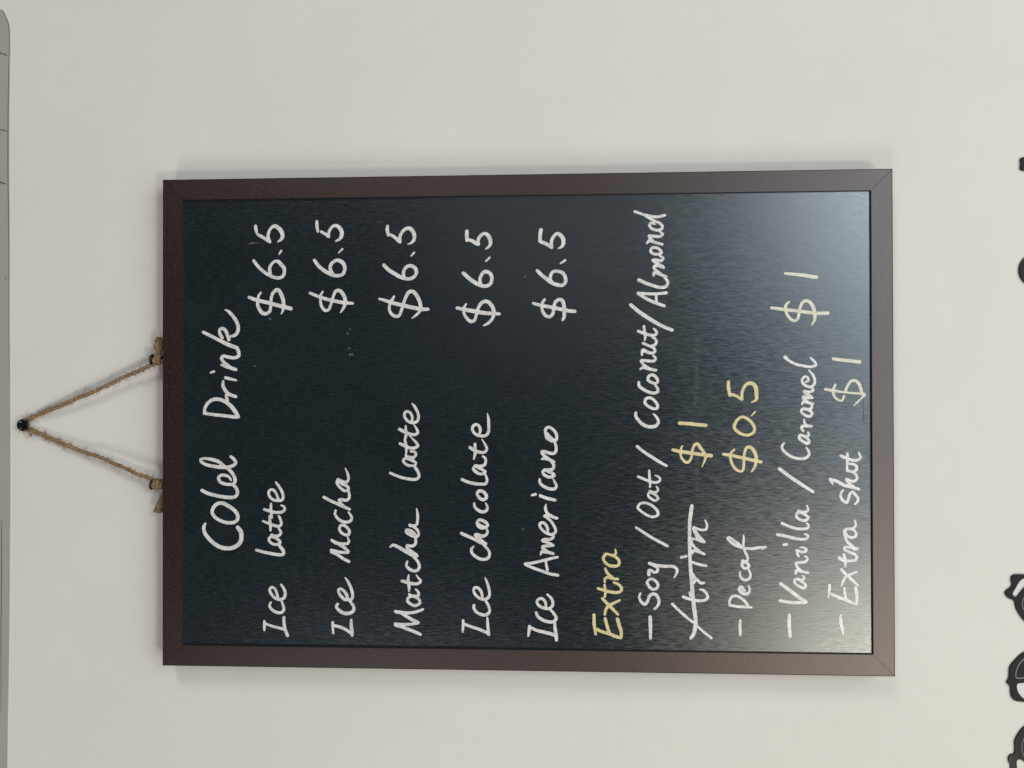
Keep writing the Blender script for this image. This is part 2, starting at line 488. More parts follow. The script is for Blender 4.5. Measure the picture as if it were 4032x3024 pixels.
 ('price', 'white price $6.5 beside Ice Americano', 'w', """
1554 -172 158 1516 -165 158 1461 -163 147
1456 -172 147 1439 -215 147 1411 -256 147
1411 -258 136 1455 -256 136 1493 -270 136 1522 -302 136 1508 -329 174 1475 -351 174 1437 -351 157 1413 -335 125 1402 -310 54
1280 -329 76 1306 -367 98
1224 -141 136 1188 -176 152 1153 -220 152 1125 -258 158 1108 -301 157 1105 -345 147 1132 -369 146 1170 -366 152 1203 -345 152 1217 -307 130 1215 -269 136 1188 -250 141 1155 -247 130 1122 -263 125
960 -108 120 943 -170 147 929 -241 152 912 -322 152 898 -387 152 892 -442 146
989 -200 109 968 -184 125 927 -178 125 889 -186 136 856 -214 147 850 -241 136 872 -265 136 921 -274 136 964 -284 136 988 -312 141 983 -339 157 942 -355 157 893 -358 152 849 -357 141 822 -344 98
"""),
 ('subheading', 'pale yellow subheading Extra', 'y', """
-1548 -590 124 -1632 -592 135 -1704 -603 108
-1664 -611 135 -1685 -659 135 -1700 -713 140 -1721 -767 140 -1731 -804 124
-1577 -680 135 -1630 -692 135 -1684 -710 135
-1581 -778 151 -1629 -791 151 -1683 -807 140 -1726 -807 118
-1417 -657 119 -1458 -698 135 -1495 -735 135 -1543 -781 113
-1429 -797 97 -1452 -751 118 -1474 -708 135 -1501 -687 124 -1544 -676 108
-1337 -623 108 -1350 -666 124 -1363 -719 129 -1368 -773 129 -1357 -805 124 -1332 -811 124 -1305 -790 118 -1287 -749 97
-1306 -675 97 -1344 -679 124 -1371 -682 113 -1404 -676 97
-1285 -677 97 -1258 -679 108 -1247 -698 118 -1257 -741 118 -1260 -782 108
-1246 -736 124 -1220 -704 124 -1182 -682 108 -1174 -681 81
-1063 -683 135 -1090 -666 124 -1123 -677 124 -1149 -709 129 -1157 -752 135 -1149 -785 124 -1122 -793 124 -1095 -779 124 -1074 -747 118 -1058 -688 97
-1074 -742 113 -1060 -763 113 -1041 -766 102 -1022 -761 59
"""),
 ('extra_item', 'white handwritten Soy Oat Coconut Almond', 'w', """
-1562 -1037 150 -1626 -1040 150 -1731 -1040 118
-1374 -961 91 -1404 -951 97 -1441 -969 123 -1460 -996 134 -1432 -1020 123 -1397 -1031 129 -1378 -1052 134 -1381 -1082 134 -1410 -1103 139 -1442 -1108 123 -1475 -1095 112 -1497 -1071 96
-1287 -1015 107 -1263 -1029 113 -1257 -1055 112 -1273 -1082 123 -1302 -1101 123 -1329 -1093 123 -1340 -1063 123 -1325 -1036 118 -1298 -1020 118 -1287 -1015 129
-1222 -1029 139 -1190 -1029 134 -1190 -1048 134 -1203 -1069 123 -1195 -1096 123 -1168 -1096 118 -1146 -1058 96
-1131 -1034 134 -1146 -1080 139 -1154 -1155 134 -1156 -1224 128 -1177 -1251 118 -1204 -1251 117 -1245 -1229 59
-846 -929 107 -888 -993 122 -936 -1071 122 -992 -1177 122
-687 -942 107 -660 -954 107 -647 -989 112 -657 -1033 117 -681 -1071 122 -711 -1098 122 -740 -1103 117 -757 -1081 112 -757 -1042 112 -736 -998 112 -706 -959 112 -687 -942 117
-617 -1101 102 -630 -1081 102 -613 -1047 107 -588 -1025 102 -566 -1033 102 -573 -1062 107 -590 -1091 107 -612 -1106 107
-554 -1038 112 -564 -1067 122 -561 -1091 107 -539 -1104 102 -517 -1091 68
-438 -946 105 -455 -988 119 -473 -1032 118 -484 -1075 114 -477 -1111 110 -457 -1122 101 -437 -1106 96 -428 -1084 70
-389 -1034 97 -433 -1036 110 -477 -1040 101 -521 -1040 92
-197 -940 132 -234 -984 123 -274 -1045 132 -314 -1107 131 -351 -1172 109
73 -929 124 46 -929 134 8 -956 140 -25 -994 145 -38 -1042 145 -30 -1090 145 2 -1109 123 40 -1093 113 65 -1069 64
159 -1002 123 186 -1010 123 194 -1043 123 175 -1075 123 137 -1101 129 110 -1099 123 108 -1069 118 124 -1032 123 148 -1005 123 159 -1002 129
319 -954 118 294 -954 129 262 -989 134 240 -1032 134 232 -1075 134 245 -1104 123 272 -1102 118 300 -1080 86
338 -1027 129 370 -1035 123 378 -1065 123 359 -1091 129 327 -1105 123 310 -1091 118 316 -1059 123 338 -1027 129
424 -965 81 438 -990 124 427 -1033 134 416 -1089 123
432 -1033 123 462 -990 124 492 -974 124 494 -995 124 489 -1038 123 491 -1076 123 510 -1089 107 532 -1071 97
538 -979 97 576 -987 145 559 -1028 134 554 -1065 123 570 -1084 123 597 -1071 123 613 -1033 118 632 -990 124
610 -1060 113 624 -1087 118 651 -1095 118 670 -1082 113 678 -1060 64
730 -950 118 714 -991 134 700 -1034 129 697 -1082 123 716 -1098 118 737 -1087 107 751 -1071 64
768 -996 113 722 -1001 118 684 -1007 113 654 -1001 70
941 -892 151 881 -964 161 815 -1061 161 772 -1136 145 737 -1219 145
1033 -949 124 989 -1018 134 959 -1083 134 931 -1158 134
1036 -951 124 1030 -1018 124 1029 -1099 123 1036 -1174 134
1021 -1094 118 967 -1096 107
1141 -957 145 1113 -1019 145 1094 -1072 140 1080 -1126 134 1085 -1169 134 1115 -1188 123 1145 -1174 118 1153 -1158 64
1175 -1073 97 1200 -1083 145 1186 -1121 123 1166 -1175 123
1186 -1137 107 1218 -1094 118 1243 -1078 134 1256 -1105 145 1239 -1153 123
1248 -1148 123 1272 -1105 134 1300 -1070 134 1300 -1100 134 1294 -1137 123 1315 -1151 113 1332 -1127 97
1376 -1052 124 1397 -1063 124 1400 -1095 129 1380 -1127 123 1359 -1138 118 1348 -1116 118 1348 -1079 118 1365 -1054 124 1376 -1052 129
1436 -1022 97 1457 -1044 145 1443 -1084 123 1426 -1143 118
1446 -1079 107 1479 -1047 124 1495 -1039 118 1492 -1074 124 1489 -1122 123 1507 -1149 107 1524 -1127 75
1595 -1063 107 1587 -1090 70
1579 -1042 124 1552 -1063 124 1540 -1106 123 1548 -1138 118 1570 -1146 118 1597 -1122 118 1614 -1085 107 1639 -1037 102 1666 -994 108 1692 -926 118
1582 -1042 118 1598 -1053 107 1602 -1074 107
1666 -999 108 1655 -1042 124 1646 -1101 123 1659 -1163 123
"""),
 ('extra_item', 'white handwritten trim crossed out by a thick line', 'w', """
-870 -1353 149 -977 -1353 149 -1139 -1358 149 -1273 -1368 160 -1407 -1378 160 -1514 -1391 165 -1595 -1399 165 -1649 -1393 165 -1697 -1380 149 -1724 -1361 133
-1455 -1215 118 -1505 -1266 117 -1553 -1319 123 -1598 -1377 107
-1632 -1415 91 -1675 -1462 106 -1722 -1521 122
-1397 -1301 128 -1413 -1346 123 -1426 -1410 123 -1422 -1469 122 -1401 -1493 122 -1368 -1485 117 -1342 -1458 117 -1337 -1432 80
-1362 -1352 96 -1386 -1357 107
-1214 -1379 107 -1240 -1389 133 -1262 -1416 123 -1286 -1442 122 -1283 -1464 106
-1283 -1389 96 -1267 -1395 96
-1122 -1379 117 -1138 -1432 117 -1147 -1483 112
-1083 -1286 117 -1072 -1326 107
-1047 -1374 117 -1031 -1377 133 -1031 -1406 117 -1041 -1438 123 -1054 -1467 112
-1033 -1433 107 -998 -1390 117 -961 -1369 107 -934 -1374 107 -937 -1406 96 -950 -1438 117 -958 -1470 117
-947 -1460 122 -912 -1428 123 -869 -1396 123
-672 -1372 155 -729 -1363 160 -802 -1355 150 -876 -1353 145
-934 -1420 111 -885 -1396 107 -851 -1384 111 -839 -1387 87 -853 -1416 111 -863 -1454 102 -853 -1486 102 -821 -1491 102 -784 -1477 68
"""),
 ('price', 'yellow price $1 after crossed-out trim', 'y', """
-9 -1276 144 -13 -1348 149 -20 -1414 148 -27 -1484 148
-223 -1223 131 -236 -1282 144 -247 -1361 144 -258 -1435 144 -264 -1483 144 -269 -1526 152
-192 -1298 79 -216 -1287 96 -256 -1284 101 -291 -1295 109 -320 -1321 122 -322 -1343 118 -295 -1365 109 -260 -1374 100 -216 -1380 109 -181 -1398 122 -174 -1418 131 -203 -1439 135 -238 -1465 131 -273 -1483 118 -308 -1474 96 -357 -1454 52
"""),
 ('extra_item', 'white handwritten Decaf', 'w', """
-1580 -1750 106 -1628 -1748 122 -1695 -1750 111
-1462 -1674 117 -1470 -1741 117 -1472 -1794 117 -1475 -1839 90
-1455 -1667 117 -1420 -1669 122 -1390 -1688 122 -1385 -1717 122 -1398 -1752 122 -1424 -1783 127 -1456 -1807 127
-1344 -1768 106 -1320 -1770 132 -1312 -1757 122 -1328 -1741 117 -1352 -1752 132 -1368 -1778 132 -1365 -1810 122 -1338 -1826 111 -1303 -1816 90
-1331 -1762 95 -1341 -1786 106
-1194 -1751 90 -1226 -1751 106 -1250 -1768 122 -1258 -1795 122 -1244 -1824 116 -1215 -1832 106 -1175 -1819 90
-1140 -1766 122 -1119 -1766 106 -1119 -1795 122 -1140 -1819 122 -1161 -1811 122 -1164 -1784 122 -1146 -1766 117
-1103 -1769 106 -1111 -1795 122 -1092 -1811 111 -1065 -1806 106 -1033 -1790 106 -985 -1777 106 -942 -1780 106 -902 -1779 64
-1001 -1764 122 -980 -1711 122 -948 -1669 122 -924 -1653 96 -919 -1669 90 -943 -1700 106 -966 -1732 117 -996 -1764 117
-1006 -1796 117 -1008 -1848 122 -1000 -1901 122 -994 -1954 90
-1016 -1923 53 -997 -1949 79
"""),
 ('price', 'cream yellow price $0.5 after Decaf', 'y', """
321 -1665 133 272 -1665 144 213 -1676 133
221 -1676 133 213 -1715 122 181 -1768 122
181 -1771 122 229 -1771 122 272 -1785 122 304 -1811 133 310 -1843 148 293 -1870 164 256 -1883 164 207 -1885 148 181 -1885 122 157 -1848 64
49 -1845 64 81 -1874 85
-45 -1709 133 -13 -1715 133 25 -1741 122 41 -1773 122 28 -1810 127 -7 -1847 132 -45 -1868 127 -77 -1863 127 -101 -1831 122 -101 -1783 122 -77 -1736 127 -45 -1709 127
-257 -1623 122 -265 -1676 133 -279 -1745 133 -295 -1814 132 -310 -1883 132 -318 -1920 122
-220 -1708 96 -244 -1685 112 -276 -1676 117 -324 -1687 127 -362 -1708 122 -389 -1740 122 -389 -1772 106 -356 -1782 117 -297 -1784 111 -238 -1791 117 -203 -1809 127 -201 -1836 143 -238 -1867 154 -286 -1881 143 -324 -1878 122 -361 -1867 116 -396 -1843 69
"""),
 ('extra_item', 'white handwritten Vanilla Caramel', 'w', """
-1533 -2134 142 -1613 -2134 147 -1701 -2141 132
-1285 -2069 142 -1335 -2138 148 -1388 -2206 147 -1427 -2266 137
-1419 -2063 132 -1431 -2137 132 -1433 -2206 132 -1432 -2263 116
-1296 -2264 116 -1318 -2253 116 -1305 -2217 121 -1278 -2180 121 -1252 -2177 116 -1246 -2206 121 -1270 -2238 121 -1296 -2264 116
-1246 -2191 105 -1254 -2227 121 -1243 -2251 110 -1227 -2249 100 -1217 -2235 63
-1201 -2186 116 -1180 -2191 116 -1185 -2228 121 -1195 -2280 121
-1182 -2233 105 -1153 -2199 121 -1121 -2191 121 -1115 -2218 121 -1110 -2260 116 -1088 -2278 110 -1069 -2270 95 -1064 -2257 63
-1067 -2210 89 -1035 -2197 116 -1017 -2197 105 -1030 -2228 116 -1029 -2260 116 -1013 -2271 116 -997 -2250 95 -995 -2221 63
-975 -2094 116 -972 -2118 121
-895 -2045 132 -905 -2103 132 -921 -2166 132 -931 -2229 121 -925 -2271 121 -906 -2284 110 -893 -2271 105 -888 -2253 58
-806 -2082 127 -828 -2134 116 -846 -2192 116 -848 -2250 116 -837 -2287 116 -816 -2287 100 -803 -2274 63
-754 -2287 116 -779 -2272 121 -779 -2230 121 -752 -2195 116 -726 -2198 116 -720 -2230 116 -739 -2267 116 -760 -2287 110
-704 -2209 95 -715 -2246 116 -709 -2277 110 -690 -2285 105 -664 -2277 84
-734 -2195 105 -704 -2209 105
-373 -2063 143 -432 -2141 142 -493 -2231 142 -554 -2325 116
-168 -2100 90 -189 -2084 106 -216 -2087 116 -248 -2116 121 -278 -2163 121 -291 -2221 121 -286 -2269 121 -259 -2295 116 -232 -2292 110 -203 -2274 74
-157 -2295 116 -170 -2285 121 -154 -2248 126 -128 -2219 121 -106 -2225 121 -114 -2259 121 -141 -2290 121 -162 -2298 105
-109 -2248 105 -114 -2285 121 -98 -2293 116 -82 -2288 89
-69 -2248 116 -50 -2237 116 -34 -2243 121 -31 -2280 132 -34 -2317 105
-26 -2275 116 -2 -2259 105 22 -2257 74
68 -2320 121 46 -2307 121 52 -2270 121 81 -2236 116 102 -2244 116 100 -2281 121 84 -2312 121 65 -2323 116
108 -2254 105 102 -2291 116 110 -2315 110 132 -2318 105
143 -2241 79 161 -2255 132 153 -2292 121 145 -2328 105
153 -2297 105 185 -2255 132 201 -2252 121 193 -2286 132 193 -2321 116
204 -2313 105 228 -2271 132 244 -2260 116 239 -2297 121 252 -2329 110 266 -2326 105 274 -2313 105
317 -2271 95 330 -2292 105 357 -2285 105 359 -2261 105 335 -2242 105 306 -2250 116 284 -2282 116 279 -2313 116 295 -2334 116 324 -2342 116 373 -2329 105 410 -2298 84
515 -2111 158 486 -2145 116 459 -2198 116 445 -2261 116 440 -2319 116 453 -2351 116 474 -2346 105 496 -2325 100 512 -2309 63
"""),
 ('price', 'cream price $1 after Caramel', 'c', """
1183 -2114 106 1177 -2175 132 1168 -2254 142 1154 -2333 158 1151 -2359 147
910 -2007 122 901 -2068 132 890 -2147 137 881 -2226 142 870 -2305 142 864 -2374 147 864 -2447 142
957 -2145 74 933 -2121 116 898 -2116 116 860 -2126 121 823 -2152 121 806 -2184 121 817 -2208 121 860 -2221 121 908 -2229 121 951 -2250 127 964 -2285 132 942 -2316 153 897 -2337 158 854 -2345 147 811 -2342 121 768 -2318 47
"""),
 ('extra_item', 'white handwritten Extra shot', 'w', """
-1533 -2535 110 -1581 -2535 131 -1634 -2546 120 -1687 -2556 58
-1292 -2450 115 -1332 -2448 121 -1388 -2440 94
-1361 -2461 121 -1384 -2510 131 -1408 -2573 131 -1439 -2651 120
-1315 -2566 105 -1357 -2568 120 -1400 -2578 105
-1311 -2649 136 -1356 -2660 136 -1404 -2662 131 -1436 -2657 115
-1166 -2543 115 -1203 -2574 120 -1245 -2621 126 -1292 -2668 94
-1186 -2660 94 -1202 -2616 115 -1229 -2574 120 -1267 -2553 110 -1299 -2540 63
-1075 -2527 147 -1096 -2559 131 -1099 -2606 120 -1093 -2648 120 -1072 -2664 120 -1045 -2643 120 -1027 -2601 120 -1011 -2570 115 -992 -2570 115 -992 -2601 120 -1002 -2669 115
-1048 -2562 105 -1086 -2572 131 -1118 -2574 115 -1147 -2572 79
-1013 -2664 52 -1010 -2638 78
-987 -2633 115 -942 -2586 120 -904 -2573 115 -878 -2565 105
-913 -2575 115 -886 -2568 115 -860 -2568 115 -846 -2597 120 -846 -2633 120
-862 -2568 120 -902 -2591 120 -915 -2633 120 -896 -2657 120 -870 -2654 110 -843 -2628 115
-843 -2633 115 -822 -2654 110 -795 -2654 105 -776 -2645 63
-540 -2559 79 -561 -2543 105 -593 -2540 110 -625 -2561 120 -638 -2587 120 -609 -2600 120 -571 -2611 120 -553 -2632 120 -577 -2655 126 -603 -2674 120 -630 -2671 105 -649 -2650 94
-489 -2478 94 -460 -2460 115
-452 -2457 121 -470 -2509 142 -500 -2567 147 -513 -2619 141 -531 -2682 115
-513 -2640 115 -475 -2598 131 -452 -2585 115 -465 -2614 120 -467 -2651 120 -443 -2669 115 -411 -2656 115 -401 -2641 105
-382 -2591 115 -393 -2635 120 -379 -2662 120 -353 -2664 120 -334 -2641 120 -331 -2607 105
-268 -2544 131 -286 -2584 131 -302 -2631 120 -302 -2672 120 -281 -2696 115 -257 -2688 105 -238 -2679 52
-249 -2594 115 -289 -2594 131 -337 -2591 105 -387 -2591 94
"""),
 ('price', 'cream price $1 after Extra shot', 'c', """
501 -2488 131 492 -2551 142 484 -2624 141 476 -2692 157
260 -2423 116 249 -2486 121 238 -2549 94 230 -2623 94 225 -2696 94 219 -2727 131
295 -2502 105 265 -2489 121 228 -2486 121 196 -2499 105 174 -2528 105 169 -2552 94 206 -2570 94
238 -2578 115 286 -2597 121 321 -2623 120 329 -2655 131 302 -2686 141 259 -2701 141 222 -2709 120
211 -2727 115 185 -2701 68 158 -2675 84 131 -2646 58
"""),
]

# ---------------------------------------------------------------- setting: the painted wall
Y_WALL = 0.018      # front of the frame is y = 0, the wall stands 18 mm behind it
Y_BOARD = 0.0018
bm = bmesh.new()
bmesh.ops.create_grid(bm, x_segments=1, y_segments=1, size=1.5, matrix=Matrix.Translation((0, Y_WALL, 0)) @ Matrix.Rotation(math.radians(90), 4, 'X'))
w = obj('wall', bm, M_WALL)
tag(w, kind='structure')


def prism(pts, y0, y1, bevel=0.0, seg=2):
    """extrude an outline of (x, z) points from the front y0 back to y1, softening the front edge"""
    bm = bmesh.new()
    f = [bm.verts.new((x, y0, z)) for x, z in pts]
    face = bm.faces.new(f)
    face.normal_update()
    if face.normal.y > 0:
        face.normal_flip()
    r = bmesh.ops.extrude_face_region(bm, geom=[face])
    vs = [v for v in r['geom'] if isinstance(v, bmesh.types.BMVert)]
    bmesh.ops.translate(bm, verts=vs, vec=(0, y1 - y0, 0))
    bmesh.ops.recalc_face_normals(bm, faces=bm.faces)
    if bevel:
        es = [e for e in bm.edges if all(abs(v.co.y - y0) < 1e-7 for v in e.verts)]
        bmesh.ops.bevel(bm, geom=es, offset=bevel, segments=seg, affect='EDGES')
    return bm


def smooth_path(P, step):
    """centripetal-like Catmull-Rom through rows of P, sampled about every step (first two columns are the place)"""
    P = np.asarray(P, float)
    if len(P) < 2:
        return P
    Q = np.vstack([2 * P[0] - P[1], P, 2 * P[-1] - P[-2]])
    if len(P) > 3 and np.allclose(P[0, :2], P[-1, :2]):
        Q[0] = P[-2]
        Q[-1] = P[1]
    out = []
    for i in range(1, len(Q) - 2):
        a, b, c_, d = Q[i - 1], Q[i], Q[i + 1], Q[i + 2]
        t0 = 0.0
        t1 = t0 + max(1e-9, np.linalg.norm((b - a)[:2])) ** 0.5
        t2 = t1 + max(1e-9, np.linalg.norm((c_ - b)[:2])) ** 0.5
        t3 = t2 + max(1e-9, np.linalg.norm((d - c_)[:2])) ** 0.5
        n = max(2, int(np.linalg.norm((c_ - b)[:2]) / step))
        for k in range(n):
            t_ = t1 + (t2 - t1) * k / n
            A1 = (t1 - t_) / (t1 - t0) * a + (t_ - t0) / (t1 - t0) * b
            A2 = (t2 - t_) / (t2 - t1) * b + (t_ - t1) / (t2 - t1) * c_
            A3 = (t3 - t_) / (t3 - t2) * c_ + (t_ - t2) / (t3 - t2) * d
            B1 = (t2 - t_) / (t2 - t0) * A1 + (t_ - t0) / (t2 - t0) * A2
            B2 = (t3 - t_) / (t3 - t1) * A2 + (t_ - t1) / (t3 - t1) * A3
            out.append((t2 - t_) / (t2 - t1) * B1 + (t_ - t1) / (t2 - t1) * B2)
    out.append(P[-1])
    return np.array(out)


# ---------------------------------------------------------------- grey panel above the sign
EDGE = [(-420, -30), (-60, 18), (0, 35), (10, 40), (18, 54), (26, 72), (33, 92), (37, 120), (37, 180), (35, 300), (33, 420), (32, 640), (34, 850),
        (35, 1000), (35, 1250), (37, 1500), (38, 1800), (38, 2000), (36, 2200), (35, 2400), (33, 2560), (31, 2700),
        (28, 2850), (26, 3024), (24, 3400), (-420, 3400)]
Y_PF = Y_WALL - 0.0009
pts = []
for u, v in EDGE:
    q = unproj(u, v, Y_PF)
    pts.append((q.x, q.z))
q = unproj(30, 1500, Y_PF)
panel = empty('wall_panel', (0.0, Y_WALL, q.z))
tag(panel, 'grey panel with a rounded corner on the wall above the chalkboard', 'panel')
obj('panel_sheet', prism(pts, Y_PF, Y_WALL + 0.002, 0.0003), M_PANEL, panel)


def ribbon(px, y, wpx, name, mat, parent):
    """a thin tapering mark lying on a surface"""
    P = [(q.x, q.z, w_) for q, w_ in ((unproj(u, v, y), w_) for u, v, w_ in px)]
    S_ = smooth_path(P, 0.0008)
    bm = bmesh.new()
    prev = None
    for i, (x, z, w_) in enumerate(S_):
        a = S_[min(i + 1, len(S_) - 1)] - S_[max(i - 1, 0)]
        n = np.array([-a[1], a[0]])
        n /= max(1e-9, np.linalg.norm(n))
        h = w_ * 0.0002 * 0.5
        v1 = bm.verts.new((x + n[0] * h, y, z + n[1] * h))
        v2 = bm.verts.new((x - n[0] * h, y, z - n[1] * h))
        if prev:
            bm.faces.new((prev[0], prev[1], v2, v1))
        prev = (v1, v2)
    return obj(name, bm, mat, parent)


for px in ([(-20, 200, 8), (0, 208, 6), (12, 212, 3), (20, 214, 4), (28, 219, 2)],
           [(-20, 508, 4), (0, 511, 3.5), (14, 512, 3), (27, 516, 2)],
           [(-20, 708, 7), (0, 717, 6), (14, 722, 4), (26, 725, 2)],
           [(5, 2045, 1), (6, 2110, 2.2), (6, 2260, 2.6), (4.5, 2420, 2.6), (4, 2560, 2), (4, 2800, 1)],
           [(21, 1092, 1), (23, 1098, 3), (21, 1104, 1)]):
    ribbon(px, Y_PF - 0.0002, 0, 'crack', M_CRACK, panel)
ribbon([(8, 39, 1.8), (17, 54, 1.8), (25, 72, 1.8), (32, 92, 1.8), (35.5, 120, 1.8), (36, 180, 1.8), (34, 300, 2.1), (32, 420, 2.2), (31, 640, 2.4), (33, 850, 2.0),
        (34, 1000, 1.5), (34, 1250, 1.0), (36, 1500, 0.4)], Y_PF - 0.0003, 0, 'seam', M_CRACK, panel)

# ---------------------------------------------------------------- the chalkboard sign
sign = empty('chalkboard_sign', (0, Y_WALL, -0.2946))
tag(sign, 'brown framed black chalkboard menu headed Cold Drink, hanging on twine', 'menu board')
XO, ZO = 0.2000, 0.2946
XI, ZI = 0.1832, 0.2780
G = 0.00005
for pts in ([(-XO + G, ZO), (XO - G, ZO), (XI - G, ZI), (-XI + G, ZI)],
            [(-XO + G, -ZO), (XO - G, -ZO), (XI - G, -ZI), (-XI + G, -ZI)],
            [(-XO, ZO - G), (-XO, -ZO + G), (-XI, -ZI + G), (-XI, ZI - G)],
            [(XO, ZO - G), (XO, -ZO + G), (XI, -ZI + G), (XI, ZI - G)]):
    o = obj('frame_rail', prism(pts, 0.0, 0.0165, 0.00025, 2), M_FRAME, sign)
    o.data.materials.append(M_EDGE)        # raw dark edges, the foil covers only the face
    for p in o.data.polygons:
        if abs(p.normal.y) < 0.2:
            p.material_index = 1

bm = bmesh.new()          # dark outer arris of the frame, a hair in front of the foil
E0, E1 = XO - 0.0005, ZO - 0.0005
ring = [[bm.verts.new((sx * a, -0.00006, sz * b)) for sx, sz in ((-1, 1), (1, 1), (1, -1), (-1, -1))] for a, b in ((XO, ZO), (E0, E1))]
for k in range(4):
    l = (k + 1) % 4
    bm.faces.new((ring[0][k], ring[0][l], ring[1][l], ring[1][k]))
obj('frame_edge', bm, M_EDGE, sign)
bm = prism([(-XI - 0.004, -ZI - 0.004), (XI + 0.004, -ZI - 0.004), (XI + 0.004, ZI + 0.004), (-XI - 0.004, ZI + 0.004)], Y_BOARD, 0.0075)
board = obj('writing_panel', bm, M_BOARD, sign)


# handwriting: each stroke is a brush path; a word is the union of its strokes, contoured on a fine grid
def ink_mesh(lines, cell=3.0):
    segs = []
    for ln in lines:
        a = np.array(list(map(float, ln.split()))).reshape(-1, 3)
        a[:, 2] /= 10.0
        segs.append(smooth_path(a, 6.0))
    allp = np.vstack(segs)
    lo = allp[:, :2].min(0) - 16
    hi = allp[:, :2].max(0) + 16
    nx, nz = (np.ceil((hi - lo) / cell).astype(int) + 1)
    F = np.full((nx, nz), 9.0)
    for s in segs:
        for k in range(len(s) - 1):
            p, q = s[k], s[k + 1]
            R_ = max(p[2], q[2]) + 8
            i0 = int(max(0, (min(p[0], q[0]) - R_ - lo[0]) // cell)); i1 = int(min(nx, (max(p[0], q[0]) + R_ - lo[0]) // cell + 2))
            j0 = int(max(0, (min(p[1], q[1]) - R_ - lo[1]) // cell)); j1 = int(min(nz, (max(p[1], q[1]) + R_ - lo[1]) // cell + 2))
            X = lo[0] + np.arange(i0, i1)[:, None] * cell
            Z = lo[1] + np.arange(j0, j1)[None, :] * cell
            d = q[:2] - p[:2]
            L2 = max(1e-9, d @ d)
            t_ = np.clip(((X - p[0]) * d[0] + (Z - p[1]) * d[1]) / L2, 0, 1)
            D = np.hypot(X - p[0] - t_ * d[0], Z - p[1] - t_ * d[1]) - (p[2] + t_ * (q[2] - p[2]))
            F[i0:i1, j0:j1] = np.minimum(F[i0:i1, j0:j1], D)
    nse = rng.normal(0, 1, F.shape)
    nse = (nse + np.roll(nse, 1, 0) + np.roll(nse, 1, 1) + np.roll(nse, (1, 1), (0, 1))) / 2.0
    F = F + 0.85 + nse * 0.42
    verts, faces, ids = [], [], {}

    def vid(key, x, z):
        if key not in ids:
            ids[key] = len(verts)
            verts.append(((lo[0] + x * cell) * 1e-4, Y_BOARD - 0.00018, (lo[1] + z * cell) * 1e-4))
        return ids[key]
    ins = F < 0
    anyin = ins[:-1, :-1] | ins[1:, :-1] | ins[1:, 1:] | ins[:-1, 1:]
    for i, j in zip(*np.nonzero(anyin)):
        cs = ((i, j), (i + 1, j), (i + 1, j + 1), (i, j + 1))
        poly = []
        for k in range(4):
            a, b = cs[k], cs[(k + 1) % 4]
            if ins[a]:
                poly.append(vid(a, *a))
            if ins[a] != ins[b]:
                t_ = F[a] / (F[a] - F[b])
                key = (a, b) if a < b else (b, a)
                poly.append(vid(key, a[0] + t_ * (b[0] - a[0]), a[1] + t_ * (b[1] - a[1])))
        if len(poly) >= 3:
            faces.append(poly)
    me = bpy.data.meshes.new('ink')
    me.from_pydata(verts, [], faces)
    me.update()
    return me


for name, label, colr, txt in INK:
    o = mobj(name, ink_mesh(txt.strip().split('\n')), M_INK[colr], board)
    o['label'] = label


# wiped smears and specks of old chalk
def patch(px, mat, name, y):
    """soft edged film: widths in photo pixels; strength fades to the sides and ends"""
    P = [(q.x, q.z, w_) for q, w_ in ((unproj(u, v, y), w_) for u, v, w_ in px)]
    S_ = smooth_path(P, 0.002)
    bm = bmesh.new()
    lay = bm.verts.layers.float.new('dust')
    rows = []
    for i, (x, z, w_) in enumerate(S_):
        a = S_[min(i + 1, len(S_) - 1)] - S_[max(i - 1, 0)]
        n = np.array([-a[1], a[0]])
        n /= max(1e-9, np.linalg.norm(n))
        e = math.sin(math.pi * i / (len(S_) - 1)) ** 0.5 if 0 < i < len(S_) - 1 else 0.0
        row = []
        for k in range(-3, 4):
            v = bm.verts.new((x + n[0] * w_ * 0.0001 * k / 3, y, z + n[1] * w_ * 0.0001 * k / 3))
            v[lay] = e * (1 - abs(k) / 3)
            row.append(v)
        rows.append(row)
    for r0, r1 in zip(rows, rows[1:]):
        for k in range(6):
            bm.faces.new((r0[k], r0[k + 1], r1[k + 1], r1[k]))
    return obj(name, bm, mat, board)


YD = Y_BOARD - 0.00009
patch([(2752, 1318, 40), (2745, 1440, 30), (2740, 1540, 26), (2728, 1640, 20)], M_DUST, 'chalk_smear', YD)
patch([(2736, 1640, 40), (2742, 1760, 30), (2744, 1900, 26), (2742, 1985, 20)], M_DUST, 'chalk_smear', YD)
patch([(975, 960, 12), (1000, 957, 10), (1020, 957, 9)], M_SPECK, 'chalk_smear', YD)
for u, v, r in ((1378, 1397, 9), (1386, 1396, 9), (1374, 1371, 7), (1369, 1313, 8), (1378, 1296, 6), (1063, 1256, 10), (2067, 1090, 8), (2786, 1392, 7), (2060, 2085, 6),
                (1002, 1442, 6), (2987, 1742, 6), (3260, 1335, 6), (2104, 916, 6)):
    patch([(u - r / 2, v - r / 2, r), (u, v, r * 1.4), (u + r / 2, v + r / 2, r)], M_SPECK, 'chalk_speck', YD)
ribbon([(3397, 1500, 0.6), (3399, 1580, 1.6), (3401, 1640, 1.8), (3402, 1670, 0.6)], YD, 0, 'scratch', M_CRACK, board)


